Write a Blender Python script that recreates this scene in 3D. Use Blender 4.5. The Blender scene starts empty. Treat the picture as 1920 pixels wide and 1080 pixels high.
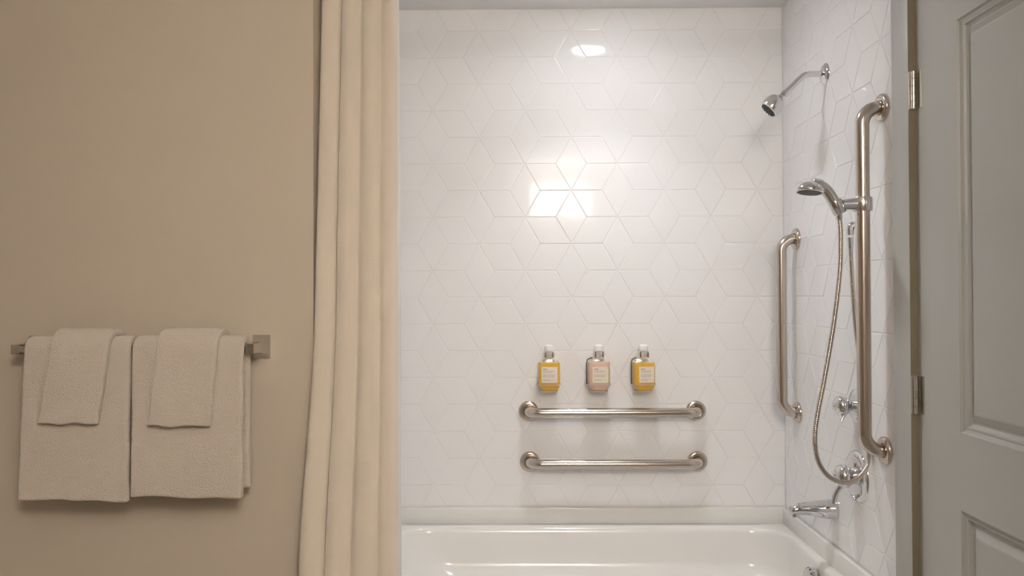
import bpy, bmesh, math, random
from mathutils import Vector, Matrix, Euler, noise

random.seed(7)
S = bpy.context.scene
C = S.collection
PI = math.pi

# ------------------------------------------------------------------ camera
cam_d = bpy.data.cameras.new('camera')
cam_d.sensor_width = 36.0
cam_d.lens = 36.0 * 1418 / 1920
cam_d.clip_start = 0.02
cam = bpy.data.objects.new('camera', cam_d)
C.objects.link(cam)
cam.location = (0, 0, 1.31)
_rot = Matrix.Rotation(math.radians(0.61), 4, 'Z') @ Matrix.Rotation(math.radians(90.61), 4, 'X') @ Matrix.Rotation(math.radians(-0.22), 4, 'Z')
cam.rotation_euler = _rot.to_euler()
S.camera = cam

# ------------------------------------------------------------------ world, exposure
w = bpy.data.worlds.new('world'); S.world = w
w.use_nodes = True
w.node_tree.nodes['Background'].inputs[0].default_value = (1.0, 0.86, 0.70, 1)
w.node_tree.nodes['Background'].inputs[1].default_value = 0.02
S.view_settings.view_transform = 'Standard'
S.view_settings.look = 'None'
S.view_settings.gamma = 1.0
S.view_settings.use_curve_mapping = False
S.view_settings.exposure = 2.0

TUB_LIGHT = 15.5                      # recessed lens strength
TUB_POWER = 0.58                       # watts of its downward beam
TUB_COL = (0.935, 0.975, 1.02)
VAN_LIGHT = 9.0                      # vanity shades strength
VAN_UP = 19.0                        # open ends of the shades
VAN_COL = (1.0, 0.91, 0.84)
CEIL_LIGHT = 0.0

# room dimensions (metres, camera at x=y=0)
XL, XR = -0.538, 0.986                # alcove side tile faces
YB = 2.836                            # back tile face
YW = 1.97                             # face of the towel wall
ZC = 2.39                             # ceiling
XROOM, YREAR = -2.75, -0.62
TT = 0.007                            # tile thickness
TZ = 0.525                            # tile bottom

# ------------------------------------------------------------------ materials
def mat(name, col, rough=0.5, metal=0.0, bump=None, var=None, **kw):
    m = bpy.data.materials.new(name); m.use_nodes = True
    nt = m.node_tree; b = nt.nodes['Principled BSDF']
    b.inputs['Base Color'].default_value = (*col, 1)
    b.inputs['Roughness'].default_value = rough
    b.inputs['Metallic'].default_value = metal
    for k, v in kw.items():
        b.inputs[k.replace('_', ' ')].default_value = v
    tc = nt.nodes.new('ShaderNodeTexCoord')
    if bump:
        sc, strength, dist, stretch = bump
        mp = nt.nodes.new('ShaderNodeMapping'); mp.inputs['Scale'].default_value = stretch
        nt.links.new(tc.outputs['Object'], mp.inputs[0])
        n = nt.nodes.new('ShaderNodeTexNoise'); n.inputs['Scale'].default_value = sc
        n.inputs['Detail'].default_value = 3
        nt.links.new(mp.outputs[0], n.inputs[0])
        bp = nt.nodes.new('ShaderNodeBump'); bp.inputs['Strength'].default_value = strength
        bp.inputs['Distance'].default_value = dist
        nt.links.new(n.outputs[0], bp.inputs['Height'])
        nt.links.new(bp.outputs[0], b.inputs['Normal'])
    if var:
        sc, amt = var
        n = nt.nodes.new('ShaderNodeTexNoise'); n.inputs['Scale'].default_value = sc
        nt.links.new(tc.outputs['Object'], n.inputs[0])
        mx = nt.nodes.new('ShaderNodeMix'); mx.data_type = 'RGBA'
        mx.inputs[6].default_value = (*[c * (1 - amt) for c in col], 1)
        mx.inputs[7].default_value = (*[min(1, c * (1 + amt)) for c in col], 1)
        nt.links.new(n.outputs[0], mx.inputs[0])
        nt.links.new(mx.outputs[2], b.inputs['Base Color'])
    return m

def emis(name, col, strength):
    m = bpy.data.materials.new(name); m.use_nodes = True
    nt = m.node_tree; nt.nodes.clear()
    e = nt.nodes.new('ShaderNodeEmission'); o = nt.nodes.new('ShaderNodeOutputMaterial')
    e.inputs[0].default_value = (*col, 1); e.inputs[1].default_value = strength
    nt.links.new(e.outputs[0], o.inputs[0])
    return m

def cloth(name, col, trans, bump, wave=None):
    m = bpy.data.materials.new(name); m.use_nodes = True
    nt = m.node_tree; nt.nodes.clear()
    o = nt.nodes.new('ShaderNodeOutputMaterial')
    d = nt.nodes.new('ShaderNodeBsdfDiffuse'); d.inputs[0].default_value = (*col, 1); d.inputs[1].default_value = 0.6
    t = nt.nodes.new('ShaderNodeBsdfTranslucent'); t.inputs[0].default_value = (*col, 1)
    mx = nt.nodes.new('ShaderNodeMixShader'); mx.inputs[0].default_value = trans
    nt.links.new(d.outputs[0], mx.inputs[1]); nt.links.new(t.outputs[0], mx.inputs[2])
    nt.links.new(mx.outputs[0], o.inputs[0])
    tc = nt.nodes.new('ShaderNodeTexCoord')
    mp = nt.nodes.new('ShaderNodeMapping'); nt.links.new(tc.outputs['Object'], mp.inputs[0])
    mp.inputs['Scale'].default_value = bump[3]
    n = nt.nodes.new('ShaderNodeTexNoise'); n.inputs['Scale'].default_value = bump[0]; n.inputs['Detail'].default_value = 4
    nt.links.new(mp.outputs[0], n.inputs[0])
    h = n.outputs[0]
    if wave:
        wv = nt.nodes.new('ShaderNodeTexWave'); wv.bands_direction = 'Z'; wv.inputs['Scale'].default_value = wave
        wv.inputs['Distortion'].default_value = 0.6
        nt.links.new(tc.outputs['Object'], wv.inputs[0])
        ad = nt.nodes.new('ShaderNodeMath'); ad.operation = 'ADD'
        nt.links.new(h, ad.inputs[0]); nt.links.new(wv.outputs[1], ad.inputs[1]); h = ad.outputs[0]
    bp = nt.nodes.new('ShaderNodeBump'); bp.inputs['Strength'].default_value = bump[1]; bp.inputs['Distance'].default_value = bump[2]
    nt.links.new(h, bp.inputs['Height'])
    nt.links.new(bp.outputs[0], d.inputs['Normal'])
    return m

M = {}
M['paint'] = mat('beige_paint', (0.585, 0.52, 0.43), 0.75, bump=(260, 0.15, 0.0006, (1, 1, 1)))
M['ceiling'] = mat('ceiling_paint', (0.92, 0.91, 0.90), 0.8, bump=(200, 0.15, 0.0006, (1, 1, 1)))
M['floor'] = mat('floor_vinyl', (0.30, 0.265, 0.23), 0.45, bump=(60, 0.1, 0.001, (1, 12, 1)), var=(6, 0.2))
M['grout'] = mat('grout', (0.90, 0.885, 0.87), 0.6)
M['tile'] = mat('white_glazed_tile', (0.905, 0.90, 0.90), 0.06, bump=(9, 0.05, 0.0015, (1, 1, 1)), Specular_IOR_Level=0.16)
M['tub'] = mat('white_enamel', (0.84, 0.83, 0.80), 0.14)
M['steel'] = mat('brushed_steel', (0.61, 0.545, 0.485), 0.20, 1.0, bump=(90, 0.05, 0.0004, (1, 1, 14)))
M['chrome'] = mat('chrome', (0.72, 0.72, 0.73), 0.05, 1.0)
M['chrome_dark'] = mat('polished_chrome', (0.60, 0.59, 0.57), 0.08, 1.0)
M['chrome_soft'] = mat('satin_chrome', (0.74, 0.72, 0.69), 0.2, 1.0)
M['rubber'] = mat('grey_rubber', (0.06, 0.06, 0.06), 0.5)
M['door'] = mat('grey_door_paint', (0.51, 0.515, 0.495), 0.38, bump=(30, 0.08, 0.0006, (8, 8, 0.6)), Specular_IOR_Level=0.45)
M['trim'] = mat('grey_trim_paint', (0.50, 0.505, 0.485), 0.4)
M['towel'] = cloth('white_terry', (0.72, 0.66, 0.58), 0.08, (330, 1.0, 0.0045, (1, 1, 1)))
M['curtain'] = cloth('cream_curtain_weave', (0.82, 0.755, 0.66), 0.12, (300, 0.35, 0.001, (1, 1, 2)), wave=130)
M['liner'] = cloth('white_liner', (0.90, 0.89, 0.88), 0.35, (60, 0.1, 0.001, (1, 1, 1)))
M['edge_shade'] = mat('olive_edge_shade', (0.25, 0.215, 0.14), 0.6)  # dark olive colour standing in for shade on the casing's inner edge
M['prong'] = mat('dark_prong', (0.22, 0.20, 0.18), 0.35, 1.0)
M['label'] = mat('cream_label', (0.90, 0.80, 0.66), 0.5)
M['print'] = mat('label_print', (0.50, 0.44, 0.44), 0.6)
M['white_plastic'] = mat('white_plastic', (0.88, 0.86, 0.83), 0.3)
M['yellow'] = mat('amber_soap', (0.93, 0.54, 0.012), 0.15, Subsurface_Weight=0.25, Subsurface_Radius=(0.03, 0.015, 0.004), Subsurface_Scale=0.5)
M['pink'] = mat('peach_lotion', (0.92, 0.64, 0.47), 0.25)
M['nickel'] = mat('satin_nickel', (0.70, 0.66, 0.60), 0.28, 1.0)
M['dark'] = mat('dark_gap', (0.03, 0.027, 0.022), 0.8)
M['lens'] = emis('lit_lens', TUB_COL, TUB_LIGHT)
M['shade'] = emis('lit_shade', VAN_COL, VAN_LIGHT)
M['shade_end'] = emis('lit_shade_opening', VAN_COL, VAN_UP)
M['mirror'] = mat('mirror_glass', (0.9, 0.9, 0.9), 0.01, 1.0)

def clear_plastic():
    m = bpy.data.materials.new('clear_plastic'); m.use_nodes = True
    nt = m.node_tree; nt.nodes.clear()
    o = nt.nodes.new('ShaderNodeOutputMaterial')
    t = nt.nodes.new('ShaderNodeBsdfTransparent'); t.inputs[0].default_value = (0.97, 0.96, 0.94, 1)
    d = nt.nodes.new('ShaderNodeBsdfPrincipled'); d.inputs['Base Color'].default_value = (0.9, 0.88, 0.85, 1); d.inputs['Roughness'].default_value = 0.12
    mx = nt.nodes.new('ShaderNodeMixShader'); mx.inputs[0].default_value = 0.10
    nt.links.new(t.outputs[0], mx.inputs[1]); nt.links.new(d.outputs[0], mx.inputs[2]); nt.links.new(mx.outputs[0], o.inputs[0])
    return m
M['clear'] = clear_plastic()

# ------------------------------------------------------------------ helpers
def wloc(p):
    v = Vector((0, 0, 0))
    while p:
        v += p.location; p = p.parent
    return v

def obj(name, verts, faces, material, parent=None, smooth=True, angle=40):
    """verts in world coordinates; the object sits at its parent's origin (or the verts' base when top-level)"""
    verts = [Vector(v) for v in verts]
    if parent is None:
        lo = Vector([min(v[i] for v in verts) for i in range(3)]); hi = Vector([max(v[i] for v in verts) for i in range(3)])
        base = Vector(((lo.x + hi.x) / 2, (lo.y + hi.y) / 2, lo.z))
    else:
        base = wloc(parent)
    me = bpy.data.meshes.new(name)
    me.from_pydata([v - base for v in verts], [], faces)
    me.update()
    bm = bmesh.new(); bm.from_mesh(me)
    bmesh.ops.recalc_face_normals(bm, faces=bm.faces)
    if smooth:
        for f in bm.faces: f.smooth = True
        for e in bm.edges:
            if len(e.link_faces) == 2 and e.calc_face_angle(0) > math.radians(angle):
                e.smooth = False
    bm.to_mesh(me); bm.free()
    me.materials.append(M[material])
    o = bpy.data.objects.new(name, me); C.objects.link(o)
    if parent is None: o.location = base
    else: o.parent = parent
    return o

def thing(name, label, cat, loc, group=None):
    o = bpy.data.objects.new(name, None); C.objects.link(o)
    o.location = loc; o.empty_display_size = 0.05
    o['label'] = label; o['category'] = cat
    if group: o['group'] = group
    return o

def tag(o, label, cat, group=None):
    o['label'] = label; o['category'] = cat
    if group: o['group'] = group
    return o

def struct(o, label=None, cat=None):
    o['kind'] = 'structure'
    if label: o['label'] = label
    if cat: o['category'] = cat
    return o

class G:
    """collects shapes of one mesh"""
    def __init__(s): s.v = []; s.f = []
    def add(s, v, f):
        n = len(s.v); s.v += [Vector(p) for p in v]; s.f += [tuple(i + n for i in q) for q in f]; return s
    def box(s, a, b, bev=0.0):
        bm = bmesh.new()
        bmesh.ops.create_cube(bm, size=1)
        a = Vector(a); b = Vector(b)
        for v in bm.verts:
            v.co = Vector([(a[i] + b[i]) / 2 + v.co[i] * (b[i] - a[i]) for i in range(3)])
        if bev > 0:
            bmesh.ops.bevel(bm, geom=list(bm.edges), offset=bev, segments=2, affect='EDGES', profile=0.5)
        bm.verts.index_update()
        s.add([v.co.copy() for v in bm.verts], [[v.index for v in f.verts] for f in bm.faces]); bm.free()
        return s
    def tube(s, path, rad, n=16, cap=True):
        path = [Vector(p) for p in path]
        m = len(path)
        rs = rad if isinstance(rad, (list, tuple)) else [rad] * m
        t = [(path[min(i + 1, m - 1)] - path[max(i - 1, 0)]).normalized() for i in range(m)]
        up = Vector((0, 0, 1)) if abs(t[0].z) < 0.9 else Vector((0, 1, 0))
        nrm = (up - t[0] * up.dot(t[0])).normalized()
        v = []; f = []
        for i in range(m):
            nrm = (nrm - t[i] * nrm.dot(t[i])).normalized()
            bi = t[i].cross(nrm)
            for k in range(n):
                a = 2 * PI * k / n
                v.append(path[i] + (nrm * math.cos(a) + bi * math.sin(a)) * rs[i])
        for i in range(m - 1):
            for k in range(n):
                k2 = (k + 1) % n
                f.append((i * n + k, i * n + k2, (i + 1) * n + k2, (i + 1) * n + k))
        if cap:
            f.append(tuple(range(n - 1, -1, -1))); f.append(tuple((m - 1) * n + k for k in range(n)))
        return s.add(v, f)
    def lathe(s, prof, origin, axis, n=32):
        """prof: list of (radius, distance along axis)"""
        axis = Vector(axis).normalized(); origin = Vector(origin)
        u = axis.orthogonal().normalized(); w_ = axis.cross(u)
        v = []; f = []; rings = []
        for r, h in prof:
            if r < 1e-6:
                rings.append([len(v)]); v.append(origin + axis * h)
            else:
                rings.append(list(range(len(v), len(v) + n)))
                for k in range(n):
                    a = 2 * PI * k / n
                    v.append(origin + axis * h + (u * math.cos(a) + w_ * math.sin(a)) * r)
        for A, B in zip(rings, rings[1:]):
            for k in range(n):
                k2 = (k + 1) % n
                if len(A) == 1 and len(B) == 1: continue
                if len(A) == 1: f.append((A[0], B[k2], B[k]))
                elif len(B) == 1: f.append((A[k], A[k2], B[0]))
                else: f.append((A[k], A[k2], B[k2], B[k]))
        return s.add(v, f)
    def obj(s, name, material, parent=None, **kw): return obj(name, s.v, s.f, material, parent, **kw)

def bez(pts, sub=10):
    """Catmull-Rom through points"""
    pts = [Vector(p) for p in pts]
    P = [pts[0] * 2 - pts[1]] + pts + [pts[-1] * 2 - pts[-2]]
    out = []
    for i in range(1, len(P) - 2):
        for k in range(sub):
            t = k / sub
            a, b, c, d = P[i - 1], P[i], P[i + 1], P[i + 2]
            out.append(0.5 * ((2 * b) + (c - a) * t + (2 * a - 5 * b + 4 * c - d) * t * t + (3 * b - a - 3 * c + d) * t ** 3))
    out.append(pts[-1])
    return out

# ------------------------------------------------------------------ the room shell
struct(G().box((XROOM - .1, YREAR - .1, -.06), (XR + .16, YB + .16, 0)).obj('floor', 'floor', smooth=False), 'brown bathroom floor', 'floor')
# ceiling with a round hole for the recessed light
LX, LY, LR = 0.305, 2.357, 0.078
def ceiling():
    v = []; f = []
    x0, x1, y0, y1 = XROOM - .1, XR + .16, YREAR - .1, YB + .16
    a = 0.16; n = 32
    inner = [(LX + LR * math.cos(2 * PI * k / n), LY + LR * math.sin(2 * PI * k / n), ZC) for k in range(n)]
    def sq(k):
        c, s_ = math.cos(2 * PI * k / n), math.sin(2 * PI * k / n); m = max(abs(c), abs(s_))
        return (LX + a * c / m, LY + a * s_ / m, ZC)
    outer = [sq(k) for k in range(n)]
    v = inner + outer
    for k in range(n):
        f.append((k, (k + 1) % n, n + (k + 1) % n, n + k))
    g = G().add(v, f)
    for (p, q) in (((x0, y0), (LX - a, y1)), ((LX + a, y0), (x1, y1)), ((LX - a, y0), (LX + a, LY - a)), ((LX - a, LY + a), (LX + a, y1))):
        g.add([(p[0], p[1], ZC), (q[0], p[1], ZC), (q[0], q[1], ZC), (p[0], q[1], ZC)], [(0, 3, 2, 1)])
    g.box((x0, y0, ZC + .12), (x1, y1, ZC + .16))
    o = g.obj('ceiling', 'ceiling', smooth=False)
    return struct(o, 'pale ceiling above the bathtub', 'ceiling')
ceiling()

wall_back = struct(G().box((XL - .06, YB + .0015, 0), (XR + .06, YB + .12, ZC)).obj('wall_back', 'grout', smooth=False), 'white rhombus-tiled wall behind the bathtub', 'wall')
# towel wall block; its right side is the left end wall of the alcove
wall_left = struct(G().box((XROOM - .1, YW, 0), (XL - .0015, YB + .12, ZC)).obj('wall_left', 'paint', smooth=False), 'beige painted wall behind the towels', 'wall')
DY0, DY1, DZ = 1.062, 1.872, 2.043   # door edges
g = G()
g.box((XR + .0015, DY1 + .010, 0), (XR + .12, YB + .12, ZC))
wall_right = struct(g.obj('wall_right', 'grout', smooth=False), 'white tiled wall carrying the shower fittings', 'wall')
g = G()
g.box((XR + .0015, DY0 - .010, DZ + .012), (XR + .12, DY1 + .010, ZC))
g.box((XR + .0015, YREAR - .1, 0), (XR + .12, DY0 - .010, ZC))
struct(g.obj('wall_door', 'paint', smooth=False), 'beige painted wall around the door', 'wall')
struct(G().box((XROOM - .1, YREAR - .1, 0), (XR + .1, YREAR, ZC)).obj('wall_rear', 'paint', smooth=False), 'beige painted wall behind the camera', 'wall')
struct(G().box((XROOM - .1, YREAR, 0), (XROOM, YW, ZC)).obj('wall_side', 'paint', smooth=False), 'beige painted side wall of the room', 'wall')

struct(G().box((0.74, 0.70, 0), (XR + .001, 0.88, ZC)).obj('wall_light_blocker', 'paint', smooth=False), 'beige wall return added out of view to shade the door', 'wall')  # unseen wall added to keep vanity light off part of the door

# ------------------------------------------------------------------ rhombus tiles
TS = 0.1158
def clip(poly, a, b, c):
    """keep a*x+b*y<=c"""
    out = []
    for i in range(len(poly)):
        p, q = poly[i], poly[(i + 1) % len(poly)]
        dp, dq = a * p[0] + b * p[1] - c, a * q[0] + b * q[1] - c
        if dp <= 0: out.append(p)
        if (dp < 0 < dq) or (dq < 0 < dp):
            t = dp / (dp - dq); out.append((p[0] + (q[0] - p[0]) * t, p[1] + (q[1] - p[1]) * t))
    return out
def inset(poly, d):
    """half-plane inset of a convex CCW polygon"""
    res = [(-9, -9), (9, -9), (9, 9), (-9, 9)]
    for i in range(len(poly)):
        p, q = poly[i], poly[(i + 1) % len(poly)]
        ex, ey = q[0] - p[0], q[1] - p[1]; L = math.hypot(ex, ey)
        if L < 1e-6: continue
        nx, ny = ey / L, -ex / L
        res = clip(res, nx, ny, nx * p[0] + ny * p[1] - d)
        if len(res) < 3: return None
    return res
def area(p): return 0.5 * sum(p[i][0] * p[(i + 1) % len(p)][1] - p[(i + 1) % len(p)][0] * p[i][1] for i in range(len(p)))

def tile_mesh(poly):
    """local: x=u, z=v, front at y=0 facing -y"""
    rings = [(inset(poly, .0009), TT - .001), (inset(poly, .0009), .0008), (inset(poly, .0013), .0004), (inset(poly, .0022), .0001), (inset(poly, .0034), 0.0)]
    n = len(rings[0][0])
    if any(r[0] is None or len(r[0]) != n for r in rings): 
        rings = rings[:2]
        if rings[0][0] is None: return None
        rings = [rings[0], (rings[0][0], 0.0)]
    v = []; f = []
    for pl, d in rings:
        v += [(p[0], d, p[1]) for p in pl]
    n = len(rings[0][0])
    for i in range(len(rings) - 1):
        for k in range(n):
            k2 = (k + 1) % n
            f.append((i * n + k, i * n + k2, (i + 1) * n + k2, (i + 1) * n + k))
    f.append(tuple((len(rings) - 1) * n + k for k in range(n)))
    me = bpy.data.meshes.new('tile')
    me.from_pydata(v, [], f); me.update()
    for p in me.polygons: p.use_smooth = False
    me.materials.append(M['tile'])
    return me
_full = {}
def tile_wall(parent, origin, rz, u0, u1, v0, v1, ou, ov):
    """(ou,ov): a six-way star vertex of the pattern; origin+R*(u,0,v) is the world point"""
    R = Matrix.Rotation(rz, 4, 'Z'); base = wloc(parent)
    s3 = math.sqrt(3)
    cnt = 0
    for i in range(-16, 17):
        for j in range(-26, 27):
            px = ou + 1.5 * TS * i; py = ov + s3 * TS * j + (s3 / 2 * TS if i % 2 else 0)
            for ti, th in enumerate((90, 30, -30)):
                a = math.radians(th)
                e = lambda d, L: (px + L * math.cos(a + math.radians(d)), py + L * math.sin(a + math.radians(d)))
                poly = [(px, py), e(-30, TS), e(0, s3 * TS), e(30, TS)]
                cx = sum(p[0] for p in poly) / 4; cy = sum(p[1] for p in poly) / 4
                cl = poly
                for (A, B, Cc) in ((1, 0, u1), (-1, 0, -u0), (0, 1, v1), (0, -1, -v0)):
                    cl = clip(cl, A, B, Cc)
                    if len(cl) < 3: break
                if len(cl) < 3 or area(cl) < 6e-5: continue
                # drop repeated points
                cl = [p for k, p in enumerate(cl) if math.dist(p, cl[k - 1]) > 1e-4]
                if len(cl) < 3: continue
                full = abs(area(cl) - area(poly)) < 1e-7
                if full:
                    if ti not in _full: _full[ti] = tile_mesh([(p[0] - cx, p[1] - cy) for p in poly])
                    me = _full[ti]
                else:
                    me = tile_mesh([(p[0] - cx, p[1] - cy) for p in cl])
                    if me is None: continue
                o = bpy.data.objects.new('tile', me); C.objects.link(o)
                o.parent = parent
                o.location = Vector(origin) + (R @ Vector((cx, 0, cy))) - base
                k = 0.0022 if full else 0.0008
                o.rotation_euler = (R @ Euler((random.uniform(-k, k), 0, random.uniform(-k, k))).to_matrix().to_4x4()).to_euler()
                cnt += 1
    return cnt
tile_wall(wall_back, (0, YB, 0), 0, XL, XR, TZ, ZC - .001, 0.193, 1.706)
tile_wall(wall_right, (XR, 0, 0), -PI / 2, -YB, -(YW - .0), TZ, ZC - .001, -2.59, 1.3048)
tile_wall(wall_left, (XL, 0, 0), PI / 2, YW + .085, YB, TZ, ZC - .001, 2.52, 1.3048)

# ------------------------------------------------------------------ door, casing
XD = XR - 0.001                        # door face
def ring_rect(y0, y1, z0, z1, x): return [(x, y0, z0), (x, y1, z0), (x, y1, z1), (x, y0, z1)]
PY0, PY1 = DY0 + .163, 1.709
panels = [(1.0, 1.928), (0.24, 0.826)]
door = struct(G().box((XD + .004, DY0, .01), (XD + .040, DY1, DZ)).obj('door_1', 'door', smooth=False), 'grey two-panel door closed in the right wall', 'door')
def boards():
    z = [.01, panels[1][0], panels[1][1], panels[0][0], panels[0][1], DZ]
    for nm, y0, y1, z0, z1 in (('stile', PY1, DY1, .01, DZ), ('stile', DY0, PY0, .01, DZ), ('rail', PY0, PY1, z[0], z[1]), ('rail', PY0, PY1, z[2], z[3]), ('rail', PY0, PY1, z[4], z[5])):
        g = G()
        g.box((XD, y0, z0), (XD + .0195, y1, z1))
        g.obj(nm, 'door', door, smooth=False)
boards()
for (z0, z1) in panels:
    g = G(); v = []; f = []
    prof = [(0, 0.0), (.003, .0055), (.010, .0085), (.012, .0070), (.0155, .0072), (.0175, .0115), (.023, .0165), (.027, .0168), (.046, .0060), (.050, .0055)]
    # insets from the opening edge, depth into the door
    for ins, dep in prof:
        v += ring_rect(PY0 + ins, PY1 - ins, z0 + ins, z1 - ins, XD + dep)
    for i in range(len(prof) - 1):
        for k in range(4):
            k2 = (k + 1) % 4
            f.append((i * 4 + k, i * 4 + k2, i * 4 + 4 + k2, i * 4 + 4 + k))
    n = len(v) - 4
    f.append((n, n + 1, n + 2, n + 3))
    g.add(v, f).obj('panel', 'door', door, smooth=False)
# the slab core must sit behind the moulding: move its face back
for v in door.data.vertices:
    if v.co.x < 0: v.co.x += 0.015
for zc in (1.816, 1.063, 0.31):
    h = G().box((XD - .0015, DY1 - .016, zc - .0465), (XD + .0005, DY1 - .001, zc + .0465)).obj('hinge', 'nickel', door, smooth=False)
    h['label'] = 'satin nickel butt hinge'
    for k in range(5):
        a = zc - .0465 + k * .0186
        G().lathe([(0, 0.0003), (.0048, .0003), (.0048, .0181), (0, .0181)], (XD - .0105, DY1 + .0035, a), (0, 0, 1), 16).obj('knuckle', 'nickel', h, angle=30)
    G().box((XR - .0200, DY1 + .0095, zc - .0465), (XD - .0008, DY1 + .0112, zc + .0465)).obj('leaf', 'nickel', h, smooth=False)

# jamb + casing: one trim each
JY = DY1 + .013                        # casing inner edge
CX0 = XR - .0205
def casing(name, pts, lab):
    g = G().box(pts[0], pts[1], .003)
    return struct(g.obj(name, 'trim', smooth=True, angle=30), lab, 'door trim')
_t1 = casing('trim_1', ((CX0, JY, 0), (XR + .0014, JY + .084, DZ + .097)), 'grey door casing upright beside the shower tiles')
G().box((CX0 + .001, JY - .0015, 0), (XR - .0005, JY + .001, DZ + .012)).obj('edge_shade_strip', 'edge_shade', _t1, smooth=False)  # shade of the casing's inner edge painted as a dark strip
casing('trim_2', ((CX0, DY0 - .013, DZ + .012), (XR + .0014, JY - .0005, DZ + .097)), 'grey door casing head over the door')
casing('trim_3', ((CX0, DY0 - .097, 0), (XR + .0014, DY0 - .0135, DZ + .097)), 'grey door casing upright on the latch side')
g = G()
g.box((XR + .0005, DY1 + .003, 0), (XR + .115, JY + .0, DZ + .003))
g.box((XR + .0005, DY0 - .013, 0), (XR + .115, DY0 - .003, DZ + .003))
g.box((XR + .0005, DY0 - .013, DZ + .003), (XR + .115, JY, DZ + .013))
g.box((XR + .045, DY0 - .012, 0), (XR + .06, JY - .001, DZ + .01))
struct(g.obj('trim_4', 'trim', smooth=False), 'grey door jamb lining around the closed door', 'door trim')

# ------------------------------------------------------------------ bathtub
TF = 2.035                             # tub front
DECK = 0.464
def rrect(x0, x1, y0, y1, r, z, n=8):
    pts = []
    for cx, cy, a0 in ((x1 - r, y1 - r, 0), (x0 + r, y1 - r, 90), (x0 + r, y0 + r, 180), (x1 - r, y0 + r, 270)):
        for k in range(n + 1):
            a = math.radians(a0 + 90 * k / n)
            pts.append((cx + r * math.cos(a), cy + r * math.sin(a), z))
    return pts
def tub():
    t = thing('bathtub', 'white enamel alcove bathtub below the grab bars', 'bathtub', ((XL + XR) / 2, (TF + YB) / 2, 0))
    X0, X1, Y1 = XL + .002, XR - .002, YB - .002
    bx0, bx1, by0, by1 = -.462, .952, TF + .075, YB - .050
    rings = [rrect(X0, X1, TF, Y1, .006, 0.0), rrect(X0, X1, TF, Y1, .006, DECK - .022),
             rrect(X0, X1, TF + .003, Y1, .008, DECK - .008), rrect(X0, X1, TF + .012, Y1, .012, DECK - .001), rrect(X0 + .001, X1 - .001, TF + .022, Y1, .02, DECK)]
    def basin(ins, z, r, ex=0.0): rings.append(rrect(bx0 + ins + ex, bx1 - ins * 0.8, by0 + ins, by1 - ins, r, z))
    basin(-.006, DECK, .145); basin(.003, DECK - .0025, .14); basin(.009, DECK - .009, .135); basin(.013, DECK - .02, .13)
    basin(.018, DECK - .06, .13, .02); basin(.026, .345, .125, .06); basin(.032, .325, .12, .07); basin(.050, .310, .12, .075); basin(.058, .295, .12, .08); basin(.075, .17, .11, .13); basin(.09, .125, .11, .15)
    basin(.12, .10, .10, .16); basin(.17, .093, .09, .17)
    v = [p for r_ in rings for p in r_]; n = len(rings[0]); f = []
    for i in range(len(rings) - 1):
        for k in range(n):
            k2 = (k + 1) % n
            f.append((i * n + k, i * n + k2, (i + 1) * n + k2, (i + 1) * n + k))
    f.append(tuple((len(rings) - 1) * n + k for k in range(n)))
    obj('basin', v, f, 'tub', t, angle=50)
    # upstand against the tile
    zt = TZ - .003
    def strip(a, b): G().box(a, b, .004).obj('tile_flange', 'tub', t, angle=30)
    strip((X0, YB - .016, DECK - .004), (X1, YB + .001, zt)); strip((XR - .016, TF + .01, DECK - .004), (XR + .001, YB - .008, zt)); strip((XL - .001, TF + .01, DECK - .004), (XL + .016, YB - .008, zt))
    c = Vector((.917, 2.424, .408)); ax = Vector((-1, 0, .16)).normalized()
    p = G().lathe([(.0, .012), (.008, .012), (.024, .0115), (.031, .0095), (.0345, .005), (.035, -.012)], c, ax, 32).obj('overflow_plate', 'chrome', t)
    p['label'] = 'round chrome overflow plate'
    for k in range(12):
        a = 2 * PI * k / 12
        u = ax.orthogonal().normalized(); w_ = ax.cross(u)
        G().lathe([(0, .0015), (.0028, .0015), (.0028, 0)], c + ax * .0065 + (u * math.cos(a) + w_ * math.sin(a)) * .0322, (u * math.cos(a) + w_ * math.sin(a) + ax * .6), 8).obj('slot', 'dark', p)
tub()

# ------------------------------------------------------------------ grab bars
def arc_path(a, n, d, L, off, br):
    """from wall point a, out along n, bend, along d for L, bend back to the wall"""
    a = Vector(a); n = Vector(n); d = Vector(d)
    pts = [a, a + n * (off - br)]
    c = a + n * (off - br) + d * br
    for k in range(1, 11):
        t = PI / 2 * k / 10
        pts.append(c - d * br * math.cos(t) + n * br * math.sin(t))
    m = 14
    for k in range(1, m): pts.append(a + n * off + d * (br + (L - 2 * br) * k / m))
    c2 = a + d * (L - br) + n * (off - br)
    for k in range(0, 11):
        t = PI / 2 * k / 10
        pts.append(c2 + d * br * math.sin(t) + n * br * math.cos(t))
    pts.append(a + d * L)
    return pts
def grab_bar(a, n, d, L, label, rad=.0185, br=.046, off=.057, fl=.0375):
    a = Vector(a); n = Vector(n); d = Vector(d)
    t = thing('grab_bar', label, 'grab bar', a if d.z >= 0 else a + d * L, 'steel grab bars on the shower walls')
    G().tube(arc_path(a, n, d, L, off, br), rad, 24).obj('bar', 'steel', t, angle=60)
    for p in (a, a + d * L):
        G().lathe([(0, .004), (rad + .0005, .004), (rad + .001, .0105), (rad + .004, .0125), (fl - .005, .0115), (fl - .0015, .009), (fl, .005), (fl, 0)], p, n, 36).obj('flange', 'steel', t)
    return t
N_B = (0, -1, 0); N_R = (-1, 0, 0)
grab_bar((.030, YB, .880), N_B, (1, 0, 0), .624, 'upper horizontal steel grab bar, directly under the three soap bottles')
grab_bar((.034, YB, .692), N_B, (1, 0, 0), .624, 'lower horizontal steel grab bar, nearest the bathtub rim')
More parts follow.
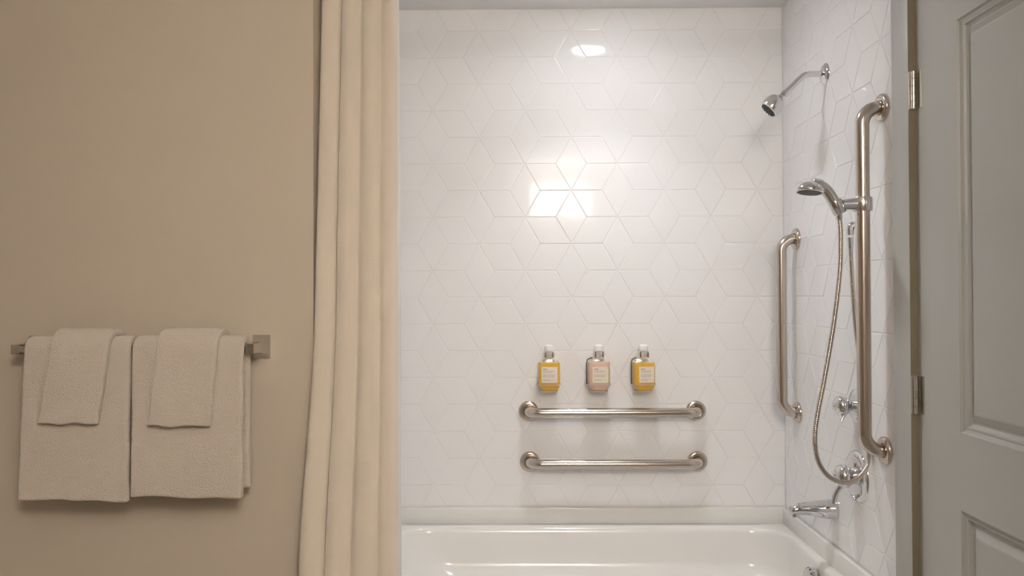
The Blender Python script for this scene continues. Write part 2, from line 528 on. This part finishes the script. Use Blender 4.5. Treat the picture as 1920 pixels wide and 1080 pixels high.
grab_bar((XR, 2.056, .889), N_R, (0, 0, 1), .928, 'long vertical steel grab bar holding the hand shower')
grab_bar((XR, 2.70, .893), N_R, (0, 0, 1), .617, 'short vertical steel grab bar nearest the tiled corner')

# ------------------------------------------------------------------ fixed shower head
def shower():
    y = 2.44
    t = thing('wall_shower', 'chrome fixed shower head on a bent wall arm', 'shower head', (XR, y, 2.02))
    G().lathe([(0, .016), (.011, .016), (.0125, .0135), (.020, .0115), (.029, .007), (.0335, .003), (.034, 0)], (XR, y, 2.022), N_R, 36).obj('wall_flange', 'chrome', t)
    G().tube(bez([(XR, y, 2.022), (.955, y, 2.022), (.925, y, 2.019), (.905, y, 2.006), (.880, y, 1.982), (.855, y, 1.958)], 8), .0100, 18).obj('arm', 'chrome', t)
    ax = Vector((-.70, .10, -.71)).normalized(); o = Vector((.860, y, 1.963))
    G().lathe([(0, -.002), (.0130, -.002), (.0142, 0), (.0142, .010), (.0130, .012), (.010, .013), (.010, .017), (.0135, .018), (.0135, .026), (.010, .028), (0, .028)], o, ax, 6).obj('nut', 'chrome', t, angle=25)
    h = G().lathe([(0, .022), (.010, .022), (.0135, .027), (.0225, .030), (.0290, .037), (.0330, .047), (.0345, .058), (.0345, .068), (.0330, .075), (.029, .078), (0, .078)], o, ax, 36).obj('head', 'chrome', t)
    G().lathe([(0, .080), (.026, .080), (.0275, .077)], o, ax, 32).obj('spray_face', 'rubber', h)
    u = ax.orthogonal().normalized(); w_ = ax.cross(u)
    for r, n in ((.009, 6), (.017, 11), (.0235, 16)):
        for k in range(n):
            a = 2 * PI * k / n
            G().lathe([(.0016, .0795), (.0012, .0835), (0, .0835)], o + (u * math.cos(a) + w_ * math.sin(a)) * r, ax, 6).obj('nozzle', 'rubber', h)
shower()

# ------------------------------------------------------------------ hand shower, holder, supply elbow
def holder():
    y = 2.056; z = 1.555; bx = XR - .057
    t = thing('shower_holder', 'chrome clamp bracket on the long vertical grab bar', 'bracket', (bx, y, z - .018))
    G().lathe([(.0188, -.0185), (.0248, -.0185), (.0255, -.0175), (.0255, .0175), (.0248, .0185), (.0188, .0185)], (bx, y, z), (0, 0, 1), 32).obj('clamp_ring', 'chrome_soft', t)
    G().tube([(bx - .020, y, z), (bx - .030, y, z), (bx - .045, y, z - .001), (bx - .058, y, z - .002)], [.0175, .0170, .0165, .0165], 20).obj('arm', 'chrome', t)
    o = Vector((.8665, y, z - .022)); ax = Vector((-.42, 0, .90)).normalized()
    G().lathe([(.0100, -.004), (.0150, -.004), (.0175, 0), (.0195, .032), (.0185, .035), (.0150, .035), (.0115, -.002)], o, ax, 28).obj('cradle', 'chrome', t)
holder()
def hand_shower():
    y = 2.056
    t = thing('hand_shower', 'chrome hand shower with a long ribbed metal hose hanging in a loop', 'hand shower', (.84, y, .80))
    hp = bez([(.8655, y, 1.530), (.857, y, 1.549), (.845, y, 1.572), (.830, y, 1.594), (.811, y, 1.606), (.790, y, 1.604)], 8)
    rr = [.0095 + .0070 * min(1, i / 10) for i in range(len(hp))]
    rr = [r * (1 + .35 * max(0, (i - 26) / 14)) for i, r in enumerate(rr)]
    for i in range(len(rr)):                      # close the tip smoothly
        k = len(rr) - 1 - i
        if k < 4: rr[i] *= (.35, .72, .9, .97)[k]
    G().tube(hp, rr, 22).obj('handle', 'chrome', t, angle=60)
    ax = Vector((-.12, -.05, -1)).normalized(); o = Vector((.789, y, 1.618))
    hd = G().lathe([(0, .001), (.012, .002), (.022, .006), (.031, .013), (.037, .022), (.0385, .027), (.0375, .030), (.033, .0315), (0, .0315)], o, ax, 36).obj('head', 'chrome', t)
    G().lathe([(0, .0332), (.030, .0332), (.0325, .031)], o, ax, 32).obj('spray_face', 'rubber', hd)
    # hose through picture-measured points
    P = lambda px, py, d: ((px - 975) * d / 1418, d, 1.31 - (py - 555) * d / 1418)
    pts = [P(1570, 400, 2.056), P(1573.5, 425, 2.056), P(1574, 460, 2.056), P(1572, 510, 2.055), P(1564, 580, 2.05), P(1553, 650, 2.045), P(1540, 720, 2.04), P(1528, 780, 2.035), P(1523, 825, 2.035), P(1529, 865, 2.04),
           P(1548, 893, 2.05), P(1577, 905, 2.07), P(1602, 897, 2.10), P(1619, 873, 2.125), P(1623, 835, 2.14), P(1619, 760, 2.16), P(1610, 690, 2.175), P(1601, 620, 2.19), P(1596, 550, 2.195), P(1593, 490, 2.195), P(1592, 452, 2.195)]
    path = bez(pts, 40)
    # resample evenly
    L = [0]
    for a, b in zip(path, path[1:]): L.append(L[-1] + (b - a).length)
    step = .0016; n = int(L[-1] / step); out = []; j = 0
    for i in range(n + 1):
        s = i * L[-1] / n
        while j < len(L) - 2 and L[j + 1] < s: j += 1
        k = (s - L[j]) / max(1e-9, L[j + 1] - L[j]); out.append(path[j].lerp(path[j + 1], k))
    rad = [(.0066 if i % 3 else .0054) for i in range(n + 1)]
    h = G().tube(out, rad, 10).obj('hose', 'steel', t, angle=80)
    for e, dr in ((out[0], (out[0] - out[12]).normalized()), (out[-1], (out[-1] - out[-12]).normalized())):
        G().lathe([(0, -.022), (.0072, -.022), (.0085, -.018), (.0095, 0), (.0095, .006), (0, .006)], e, dr, 18).obj('hose_nut', 'chrome', h)
hand_shower()
def elbow():
    y = 2.195; z = 1.512
    t = thing('supply_elbow', 'small chrome wall outlet behind the long grab bar feeding the hose', 'pipe fitting', (XR, y, z - .03))
    G().lathe([(0, .010), (.012, .010), (.022, .008), (.027, .004), (.028, 0)], (XR, y, z), N_R, 32).obj('wall_flange', 'chrome', t)
    xx = (1592 - 975) * y / 1418
    G().tube(bez([(XR, y, z), (xx + .014, y, z), (xx + .004, y, z - .003), (xx, y, z - .012), (xx, y, z - .030)], 6), .0105, 18).obj('outlet', 'chrome', t)
elbow()

# ------------------------------------------------------------------ valves and spout
def diverter():
    y, z = 2.233, .984
    t = thing('diverter_valve', 'small round chrome diverter knob behind the long grab bar', 'shower valve', (XR, y, z))
    G().lathe([(0, .008), (.030, .008), (.043, .006), (.048, .003), (.049, 0)], (XR, y, z), N_R, 36).obj('escutcheon', 'chrome', t)
    k = G().lathe([(.015, .006), (.016, .022), (.021, .026), (.0275, .034), (.030, .044), (.027, .056), (.017, .064), (0, .067)], (XR, y, z), N_R, 28).obj('knob', 'chrome', t)
    G().tube([(XR - .036, y - .005, z - .018), (XR - .045, y - .010, z - .032), (XR - .050, y - .012, z - .042)], [.006, .0055, .005], 12).obj('lever', 'chrome', k)
diverter()
def valve():
    y, z = 2.233, .778
    t = thing('shower_valve', 'large round chrome mixer valve with a lever above the tub spout', 'shower valve', (XR, y, z - .075))
    G().lathe([(0, .011), (.045, .011), (.060, .0095), (.070, .006), (.0745, .002), (.075, 0)], (XR, y, z), N_R, 48).obj('escutcheon', 'chrome', t)
    k = G().lathe([(.024, .008), (.024, .022), (.030, .026), (.034, .034), (.0345, .044), (.030, .056), (.020, .064), (.009, .067), (0, .0675)], (XR, y, z), N_R, 32).obj('handle_hub', 'chrome', t)
    G().tube(bez([(XR - .040, y + .004, z - .022), (XR - .052, y + .008, z - .040), (XR - .060, y + .012, z - .060), (XR - .064, y + .014, z - .082)], 6), [.0085 - .0001 * i for i in range(19)], 14).obj('lever', 'chrome', k)
valve()
def spout():
    y, z = 2.39, .637
    t = thing('tub_spout', 'tapered chrome tub spout below the mixer valve', 'tub spout', (XR, y, z - .032))
    v = []; f = []; n = 24
    # (x, z centre, half height, half width)
    secs = [(XR, z, .0315, .031), (XR - .006, z, .0318, .0312), (XR - .012, z, .0312, .031), (XR - .05, z + .001, .0265, .0275), (XR - .09, z + .002, .0205, .0235), (XR - .115, z + .002, .0175, .021), (XR - .130, z + .0005, .0160, .0195), (XR - .139, z - .003, .0135, .017), (XR - .1445, z - .006, .008, .011)]
    for x, zc, h, w_ in secs:
        for k in range(n):
            a = 2 * PI * k / n
            v.append((x, y + w_ * math.cos(a), zc + h * math.sin(a)))
    for i in range(len(secs) - 1):
        for k in range(n): f.append((i * n + k, i * n + (k + 1) % n, (i + 1) * n + (k + 1) % n, (i + 1) * n + k))
    f.append(tuple(range(n))); f.append(tuple((len(secs) - 1) * n + k for k in range(n)))
    obj('body', v, f, 'chrome', t, angle=50)
    m = G().lathe([(.0135, .012), (.0142, 0), (.0142, -.0165), (.0128, -.0175), (.0118, -.0165), (.0118, -.004), (0, -.004)], (XR - .1285, y, z - .004), (0, 0, 1), 24).obj('mouth', 'chrome', t)
    G().lathe([(0, 0), (.0117, 0), (.0117, -.001)], (XR - .1285, y, z - .0125), (0, 0, 1), 20).obj('opening', 'dark', m)
spout()

# ------------------------------------------------------------------ soap bottles and wire brackets
def superpt(a, hw, hd, p=3.2):
    c, s_ = math.cos(a), math.sin(a)
    return (math.copysign(abs(c) ** (2 / p), c) * hw, math.copysign(abs(s_) ** (2 / p), s_) * hd)
def bottle(x, liq, label, rot, fill):
    y = YB - .044; zb = .961
    t = thing('soap_bottle', label, 'soap bottle', (x, y, zb), 'wall soap bottles')
    R = Matrix.Rotation(rot, 3, 'Z')
    def body(prof, name, m, par, top=True, n=40):
        v = []; f = []
        for z, hw, hd in prof:
            for k in range(n):
                px, py = superpt(2 * PI * k / n, hw, hd, 3.2 if hw > .02 else 2.0)
                q = R @ Vector((px, py, 0))
                v.append((x + q.x, y + q.y, zb + z))
        for i in range(len(prof) - 1):
            for k in range(n): f.append((i * n + k, i * n + (k + 1) % n, (i + 1) * n + (k + 1) % n, (i + 1) * n + k))
        f.append(tuple(range(n)))
        if top: f.append(tuple((len(prof) - 1) * n + k for k in range(n)))
        return obj(name, v, f, m, par, angle=50)
    full = [(0, .029, .022), (.004, .033, .026), (.014, .0385, .030), (.020, .0405, .032), (.026, .0410, .0325), (.090, .0410, .0325), (.098, .0405, .032), (.107, .037, .0285), (.113, .029, .023), (.117, .018, .0165), (.119, .0125, .0125), (.134, .0125, .0125)]
    b = body(full, 'body', 'clear', t)
    li = [(z + .0015, hw - .0018, hd - .0018) for z, hw, hd in full if z < fill] + [(fill, .0388, .0303)]
    body(li, 'contents', liq, b)
    G().lathe([(.0126, .118), (.0200, .119), (.0212, .1215), (.0212, .142), (.0200, .1445), (0, .1445)], (x, y, zb), (0, 0, 1), 28).obj('collar', 'clear', t)
    G().lathe([(0, .125), (.010, .125), (.010, .1446), (.0175, .146), (.0180, .158), (.0160, .165), (.009, .169), (0, .170)], (x, y, zb), (0, 0, 1), 28).obj('pump_cap', 'white_plastic', t)
    # label wraps the front
    def patch(u0, u1, z0, z1, off, m, par, name, nu=10):
        v = []; f = []
        for zz in (z0, z1):
            for k in range(nu + 1):
                u = u0 + (u1 - u0) * k / nu
                # front surface depth at lateral u
                yy = -.0325 * (max(0, 1 - (abs(u) / .0410) ** 3.2)) ** (1 / 3.2) - off
                q = R @ Vector((u, yy, 0)); v.append((x + q.x, y + q.y, zb + zz))
        for k in range(nu): f.append((k, k + 1, nu + 2 + k, nu + 1 + k))
        o = obj(name, v, f, m, par)
        return o
    lb = patch(-.0285, .0300, .032, .090, .0006, 'label', t, 'label')
    for (u0, u1, zc, h) in ((-.023, -.007, .0815, .0036), (-.023, .016, .076, .0010), (-.023, .020, .073, .0010), (-.023, .012, .070, .0010), (-.023, .022, .062, .0009), (-.023, .018, .059, .0009), (-.023, .021, .056, .0009), (-.023, .016, .053, .0009), (-.023, .004, .042, .0022), (.007, .022, .042, .0010)):
        patch(u0, u1, zc - h / 2, zc + h / 2, .0010, 'print', lb, 'print_line', 6)
    return t
BX = [.1055, .2885, .4530]
bottle(BX[0], 'yellow', 'leftmost amber soap bottle with a cream label, above the left bar flange', 0.0, .104)
bottle(BX[1], 'pink', 'peach lotion bottle with a pale label between the two amber bottles', math.radians(5), .106)
bottle(BX[2], 'yellow', 'rightmost amber soap bottle with its label turned to the right', math.radians(13), .104)
def bracket(x, label, side):
    y = YB - .044; zb = .961
    t = thing('bottle_bracket', label, 'bracket', (x, YB, zb), 'wire bottle brackets')
    n = 40
    def loop(hw, hd, z, r, nm):
        g = G(); pts = []
        for k in range(n + 1):
            px, py = superpt(2 * PI * k / n, hw, hd); pts.append((x + px, y + py, zb + z))
        g.tube(pts, r, 8, cap=False).obj(nm, 'nickel', t)
    loop(.0440, .0355, .0235, .0016, 'upper_ring')
    loop(.0310, .0240, -.0020, .0016, 'base_ring')
    if side:
        G().tube([(x - .0435, y + .006, zb + .0235), (x - .0440, y + .006, zb + .05), (x - .0440, y + .006, zb + .100), (x - .0395, y + .012, zb + .114), (x - .020, YB - .002, zb + .118)], .0022, 8).obj('upright', 'prong', t)
    for s_ in (-1, 1):
        G().box((x + s_ * .0135 - .0024, y - .0225, zb + .124), (x + s_ * .0135 + .0024, y - .0165, zb + .1445), .0006).obj('lock_prong', 'prong', t)
    for s_ in (-1, 1):
        G().tube([(x + s_ * .0135, y - .018, zb + .134), (x + s_ * .0225, y - .006, zb + .134), (x + s_ * .0225, YB - .001, zb + .134)], .0011, 6).obj('neck_wire', 'chrome_soft', t)
    G().box((x - .022, YB - .0035, zb + .004), (x + .022, YB, zb + .112), .001).obj('back_plate', 'chrome_soft', t)
    for s_ in (-1, 1):
        G().tube([(x + s_ * .022, y + .0215, zb - .002), (x + s_ * .022, YB - .002, zb + .006)], .0015, 8).obj('stay', 'nickel', t)
for x, nm in zip(BX, ('metal wire bracket holding the leftmost amber bottle', 'metal wire bracket holding the peach bottle', 'metal wire bracket holding the rightmost amber bottle')):
    bracket(x, nm, x > .2)

# ------------------------------------------------------------------ towel bar
BY, BZ = 1.889, 1.181
PXL, PXR = -1.262, -.675              # post centres
def towel_bar():
    t = thing('towel_bar', 'square chrome towel bar on the beige wall', 'towel bar', ((PXL + PXR) / 2, YW, BZ))
    G().box((PXL, BY - .0085, BZ - .0085), (PXR, BY + .0085, BZ + .0085), .0012).obj('bar', 'chrome_dark', t, smooth=False)
    for px in (PXL, PXR):
        v = []; f = []
        secs = [(0, .0225, .0305), (.004, .0225, .0305), (.008, .021, .027), (.016, .0175, .021), (.028, .0140, .0165), (.045, .0115, .0135), (.062, .0108, .0122), (YW - BY - .0115 + .023, .0108, .0120)]
        for d, hw, hh in secs:
            v += [(px - hw, YW - d, BZ - hh), (px + hw, YW - d, BZ - hh), (px + hw, YW - d, BZ + hh), (px - hw, YW - d, BZ + hh)]
        for i in range(len(secs) - 1):
            for k in range(4): f.append((i * 4 + k, i * 4 + (k + 1) % 4, i * 4 + 4 + (k + 1) % 4, i * 4 + 4 + k))
        n = len(v) - 4; f.append((n, n + 1, n + 2, n + 3)); f.append((0, 3, 2, 1))
        obj('post', v, f, 'chrome_dark', t, angle=22)
towel_bar()

# ------------------------------------------------------------------ towels
def towel(name, label, cat, group, top, bot, zf, zb_, R_, thick, seed, fold=0.0, wave=.003):
    """top/bot=(x0,x1) at bar and at the hem; zf front hem, zb_ back hem; R_ mid-surface radius over the bar"""
    rnd = random.Random(seed)
    NX, NF, NA = 26, 44, 14
    prof = []                          # (y, z, t) t: 0 at bar .. 1 at hem, side
    for k in range(NF + 1):
        t = 1 - k / NF
        prof.append((BY - R_, BZ + (zf - BZ) * t, t, -1))
    for k in range(1, NA):
        a = PI * k / NA
        prof.append((BY - R_ * math.cos(a), BZ + R_ * math.sin(a), 0, 0))
    for k in range(NF + 1):
        t = k / NF
        prof.append((BY + R_, BZ + (zb_ - BZ) * t, t, 1))
    v = []; f = []
    off = Vector((seed * 3.1, seed * 1.7, 0))
    for (y, z, t, sd) in prof:
        for i in range(NX + 1):
            u = i / NX
            xa = top[0] + (bot[0] - top[0]) * t; xb = top[1] + (bot[1] - top[1]) * t
            x = xa + (xb - xa) * u
            x += .0025 * noise.noise(Vector((t * 3 + seed, 5.0 if u > .5 else 0, seed))) * (1 if u in (0, 1) else abs(2 * u - 1))
            nv = noise.noise(Vector((u * 3.2, t * 2.2, 0)) + off)
            yy = y; zz = z
            if sd == -1:
                yy -= wave * t * (nv + .6) + .005 * t
                zz -= .006 * max(0, t - .5) * 2 * noise.noise(Vector((u * 4 + seed, seed * 2.3, 0)))
                zz -= fold * t * u
            elif sd == 1:
                yy += .001 * t * nv
            else:
                zz += .002 * nv
            v.append((x, yy, zz))
    W = NX + 1
    for j in range(len(prof) - 1):
        for i in range(NX): f.append((j * W + i, j * W + i + 1, (j + 1) * W + i + 1, (j + 1) * W + i))
    o = obj(name, v, f, 'towel', None, angle=180)
    o.location = o.location
    s = o.modifiers.new('thickness', 'SOLIDIFY'); s.thickness = thick; s.offset = 0
    b = o.modifiers.new('round', 'SUBSURF'); b.levels = 2; b.render_levels = 2
    return tag(o, label, cat, group)
GB, GH = 'white bath towels on the bar', 'white hand towels over the bath towels'
towel('bath_towel', 'left white bath towel folded over the bar', 'towel', GB, (-1.228, -.9655), (-1.238, -.966), .814, .824, .0230, .022, 1, .006)
towel('bath_towel', 'right white bath towel folded over the bar, nearest the curtain', 'towel', GB, (-.9595, -.684), (-.9605, -.684), .817, .828, .0230, .022, 2)
towel('hand_towel', 'small white hand towel draped over the left bath towel', 'towel', GH, (-1.152, -1.008), (-1.178, -1.032), 1.002, 1.02, .0435, .018, 3, 0, .002)
towel('hand_towel', 'small white hand towel draped over the right bath towel', 'towel', GH, (-.890, -.741), (-.908, -.757), .996, 1.02, .0435, .018, 4, 0, .003)

# ------------------------------------------------------------------ shower curtain and rod
RZ, RY = 2.215, 2.045
def rod():
    t = thing('curtain_rod', 'steel shower curtain rod across the alcove above the tub', 'curtain rod', ((XL + XR) / 2, RY, RZ))
    G().tube([(XL, RY, RZ), (XR, RY, RZ)], .0125, 20).obj('rod', 'steel', t)
    for x, n in ((XL, (1, 0, 0)), (XR, (-1, 0, 0))):
        G().lathe([(0, .018), (.0135, .018), (.022, .012), (.034, .006), (.036, 0)], (x, RY, RZ), n, 32).obj('rod_flange', 'steel', t)
rod()
def curtain():
    t = thing('shower_curtain', 'cream woven shower curtain drawn to the left of the bathtub', 'curtain', (-.43, 1.95, .15))
    # plan: pleats as control points (u 0..1 left to right, depth -1 front .. +1 back)
    ctl = [(0.02, 1.0), (0.00, .35), (.035, -.55), (.13, -.85), (.225, -.62), (.262, .15), (.280, -.35), (.36, -.80), (.43, -.74), (.495, -.15), (.535, -.10), (.60, -.66), (.70, -.80), (.765, -.35), (.80, -.25), (.86, -.62), (.93, -.55), (.975, -.1), (.992, .6), (.955, 1.35), (.90, 1.0), (.84, 1.5)]
    P = bez([(a, b, 0) for a, b in ctl], 7)
    NZ = 60; ztop, zbot = 2.175, .16
    v = []; f = []
    W = len(P)
    for j in range(NZ + 1):
        z = ztop + (zbot - ztop) * j / NZ
        k = max(0, min(1, (2.1 - z) / 1.5))
        k2 = max(0, min(1, (1.25 - z) / .65))
        xl = -.5355 - .028 * k2 * k2 * (3 - 2 * k2) ; xr = -.331 + .020 * k
        ym = 2.037 - .128 * k
        amp = .026 + .004 * k
        for p in P:
            u = p.x + .012 * noise.noise(Vector((p.x * 6, z * 1.3, 3))) * min(1, p.x * 6) * (1 if p.x < .9 else .3)
            x = xl + (xr - xl) * u
            dd = p.y + .22 * noise.noise(Vector((p.x * 5, z * 1.1, 7)))
            y = ym + amp * dd
            if x < XL - .004: y = min(y, YW - .006)
            v.append((x, y, z))
    for j in range(NZ):
        for i in range(W - 1): f.append((j * W + i, j * W + i + 1, (j + 1) * W + i + 1, (j + 1) * W + i))
    o = obj('cloth', v, f, 'curtain', t, angle=180)
    s = o.modifiers.new('thickness', 'SOLIDIFY'); s.thickness = .0012; s.offset = 0
    for k in range(8):
        x = -.515 + k * .024
        pts = [(x + .004 * math.sin(a * 2), RY + .0175 * math.cos(a), RZ - .008 + .023 * math.sin(a)) for a in [2 * PI * q / 20 for q in range(21)]]
        G().tube(pts, .0016, 8, cap=False).obj('ring', 'chrome', t)
curtain()
def liner():
    t = thing('curtain_liner', 'thin white shower liner edge showing beside the cream curtain', 'curtain', (-.40, 2.10, .47))
    P = bez([(-.470, 2.118, 0), (-.440, 2.096, 0), (-.410, 2.118, 0), (-.380, 2.098, 0), (-.352, 2.086, 0), (-.3405, 2.100, 0), (-.3385, 2.130, 0), (-.3420, 2.165, 0), (-.352, 2.185, 0)], 6)
    NZ = 50; v = []; f = []; W = len(P)
    for j in range(NZ + 1):
        z = 2.18 + (.470 - 2.18) * j / NZ
        k = (2.18 - z) / 1.8
        for i, p in enumerate(P):
            v.append((p.x - .004 + .005 * min(1, k * 4) - .005 * k + .002 * noise.noise(Vector((i * .2, z * 3, 1))), p.y + .018 * k + .003 * noise.noise(Vector((i * .25, z * 2, 4))), z))
    for j in range(NZ):
        for i in range(W - 1): f.append((j * W + i, j * W + i + 1, (j + 1) * W + i + 1, (j + 1) * W + i))
    o = obj('sheet', v, f, 'liner', t, angle=180)
    s = o.modifiers.new('thickness', 'SOLIDIFY'); s.thickness = .0008; s.offset = 0
    for i in range(0, W, 8):
        x, y, z = v[i]
        pts = [(x, y + .030 * (math.cos(a) - 1) , RZ - .012 + .032 * math.sin(a)) for a in [2 * PI * q / 20 for q in range(21)]]
        G().tube(pts, .0014, 8, cap=False).obj('ring', 'chrome', t)
liner()

# ------------------------------------------------------------------ lights
def downlight():
    t = thing('recessed_light', 'round recessed ceiling light over the bathtub', 'ceiling light', (LX, LY, ZC))
    G().lathe([(LR - .001, .026), (LR - .003, .004), (LR + .001, -.003), (LR + .016, -.004), (LR + .020, -.0005)], (LX, LY, ZC), (0, 0, 1), 40).obj('trim_ring', 'white_plastic', t)
    G().lathe([(0, -.014), (.020, -.0125), (.040, -.0075), (.058, .002), (.068, .010), (LR - .0028, .020), (LR - .0028, .026), (0, .026)], (LX, LY, ZC), (0, 0, 1), 40).obj('lens', 'lens', t)
    ld = bpy.data.lights.new('beam', 'AREA'); ld.shape = 'DISK'; ld.size = .14; ld.energy = TUB_POWER; ld.color = TUB_COL; ld.spread = math.radians(98)
    lo = bpy.data.objects.new('beam', ld); C.objects.link(lo); lo.parent = t; lo.location = (0, 0, -.0160)
downlight()
def vanity():
    z = 2.085; y = YREAR
    t = thing('vanity_light', 'wall light bar with two frosted shades behind the camera', 'wall light', (.33, y, z))
    G().box((.04, y, z - .06), (.62, y + .022, z + .06), .004).obj('back_plate', 'nickel', t, angle=30)
    for x in (.20, .46):
        G().tube([(x, y + .02, z), (x, y + .075, z)], .012, 14).obj('arm', 'nickel', t)
        G().lathe([(.104, -.125), (.112, -.125), (.112, .125), (.104, .125), (.104, -.125)], (x, y + .165, z), (0, 0, 1), 28).obj('shade', 'shade', t)
        G().lathe([(0, .11), (.1045, .11)], (x, y + .165, z), (0, 0, 1), 28).obj('upper_opening', 'shade_end', t)
        G().lathe([(0, -.11), (.1045, -.11)], (x, y + .165, z), (0, 0, 1), 28).obj('lower_opening', 'shade', t)
vanity()
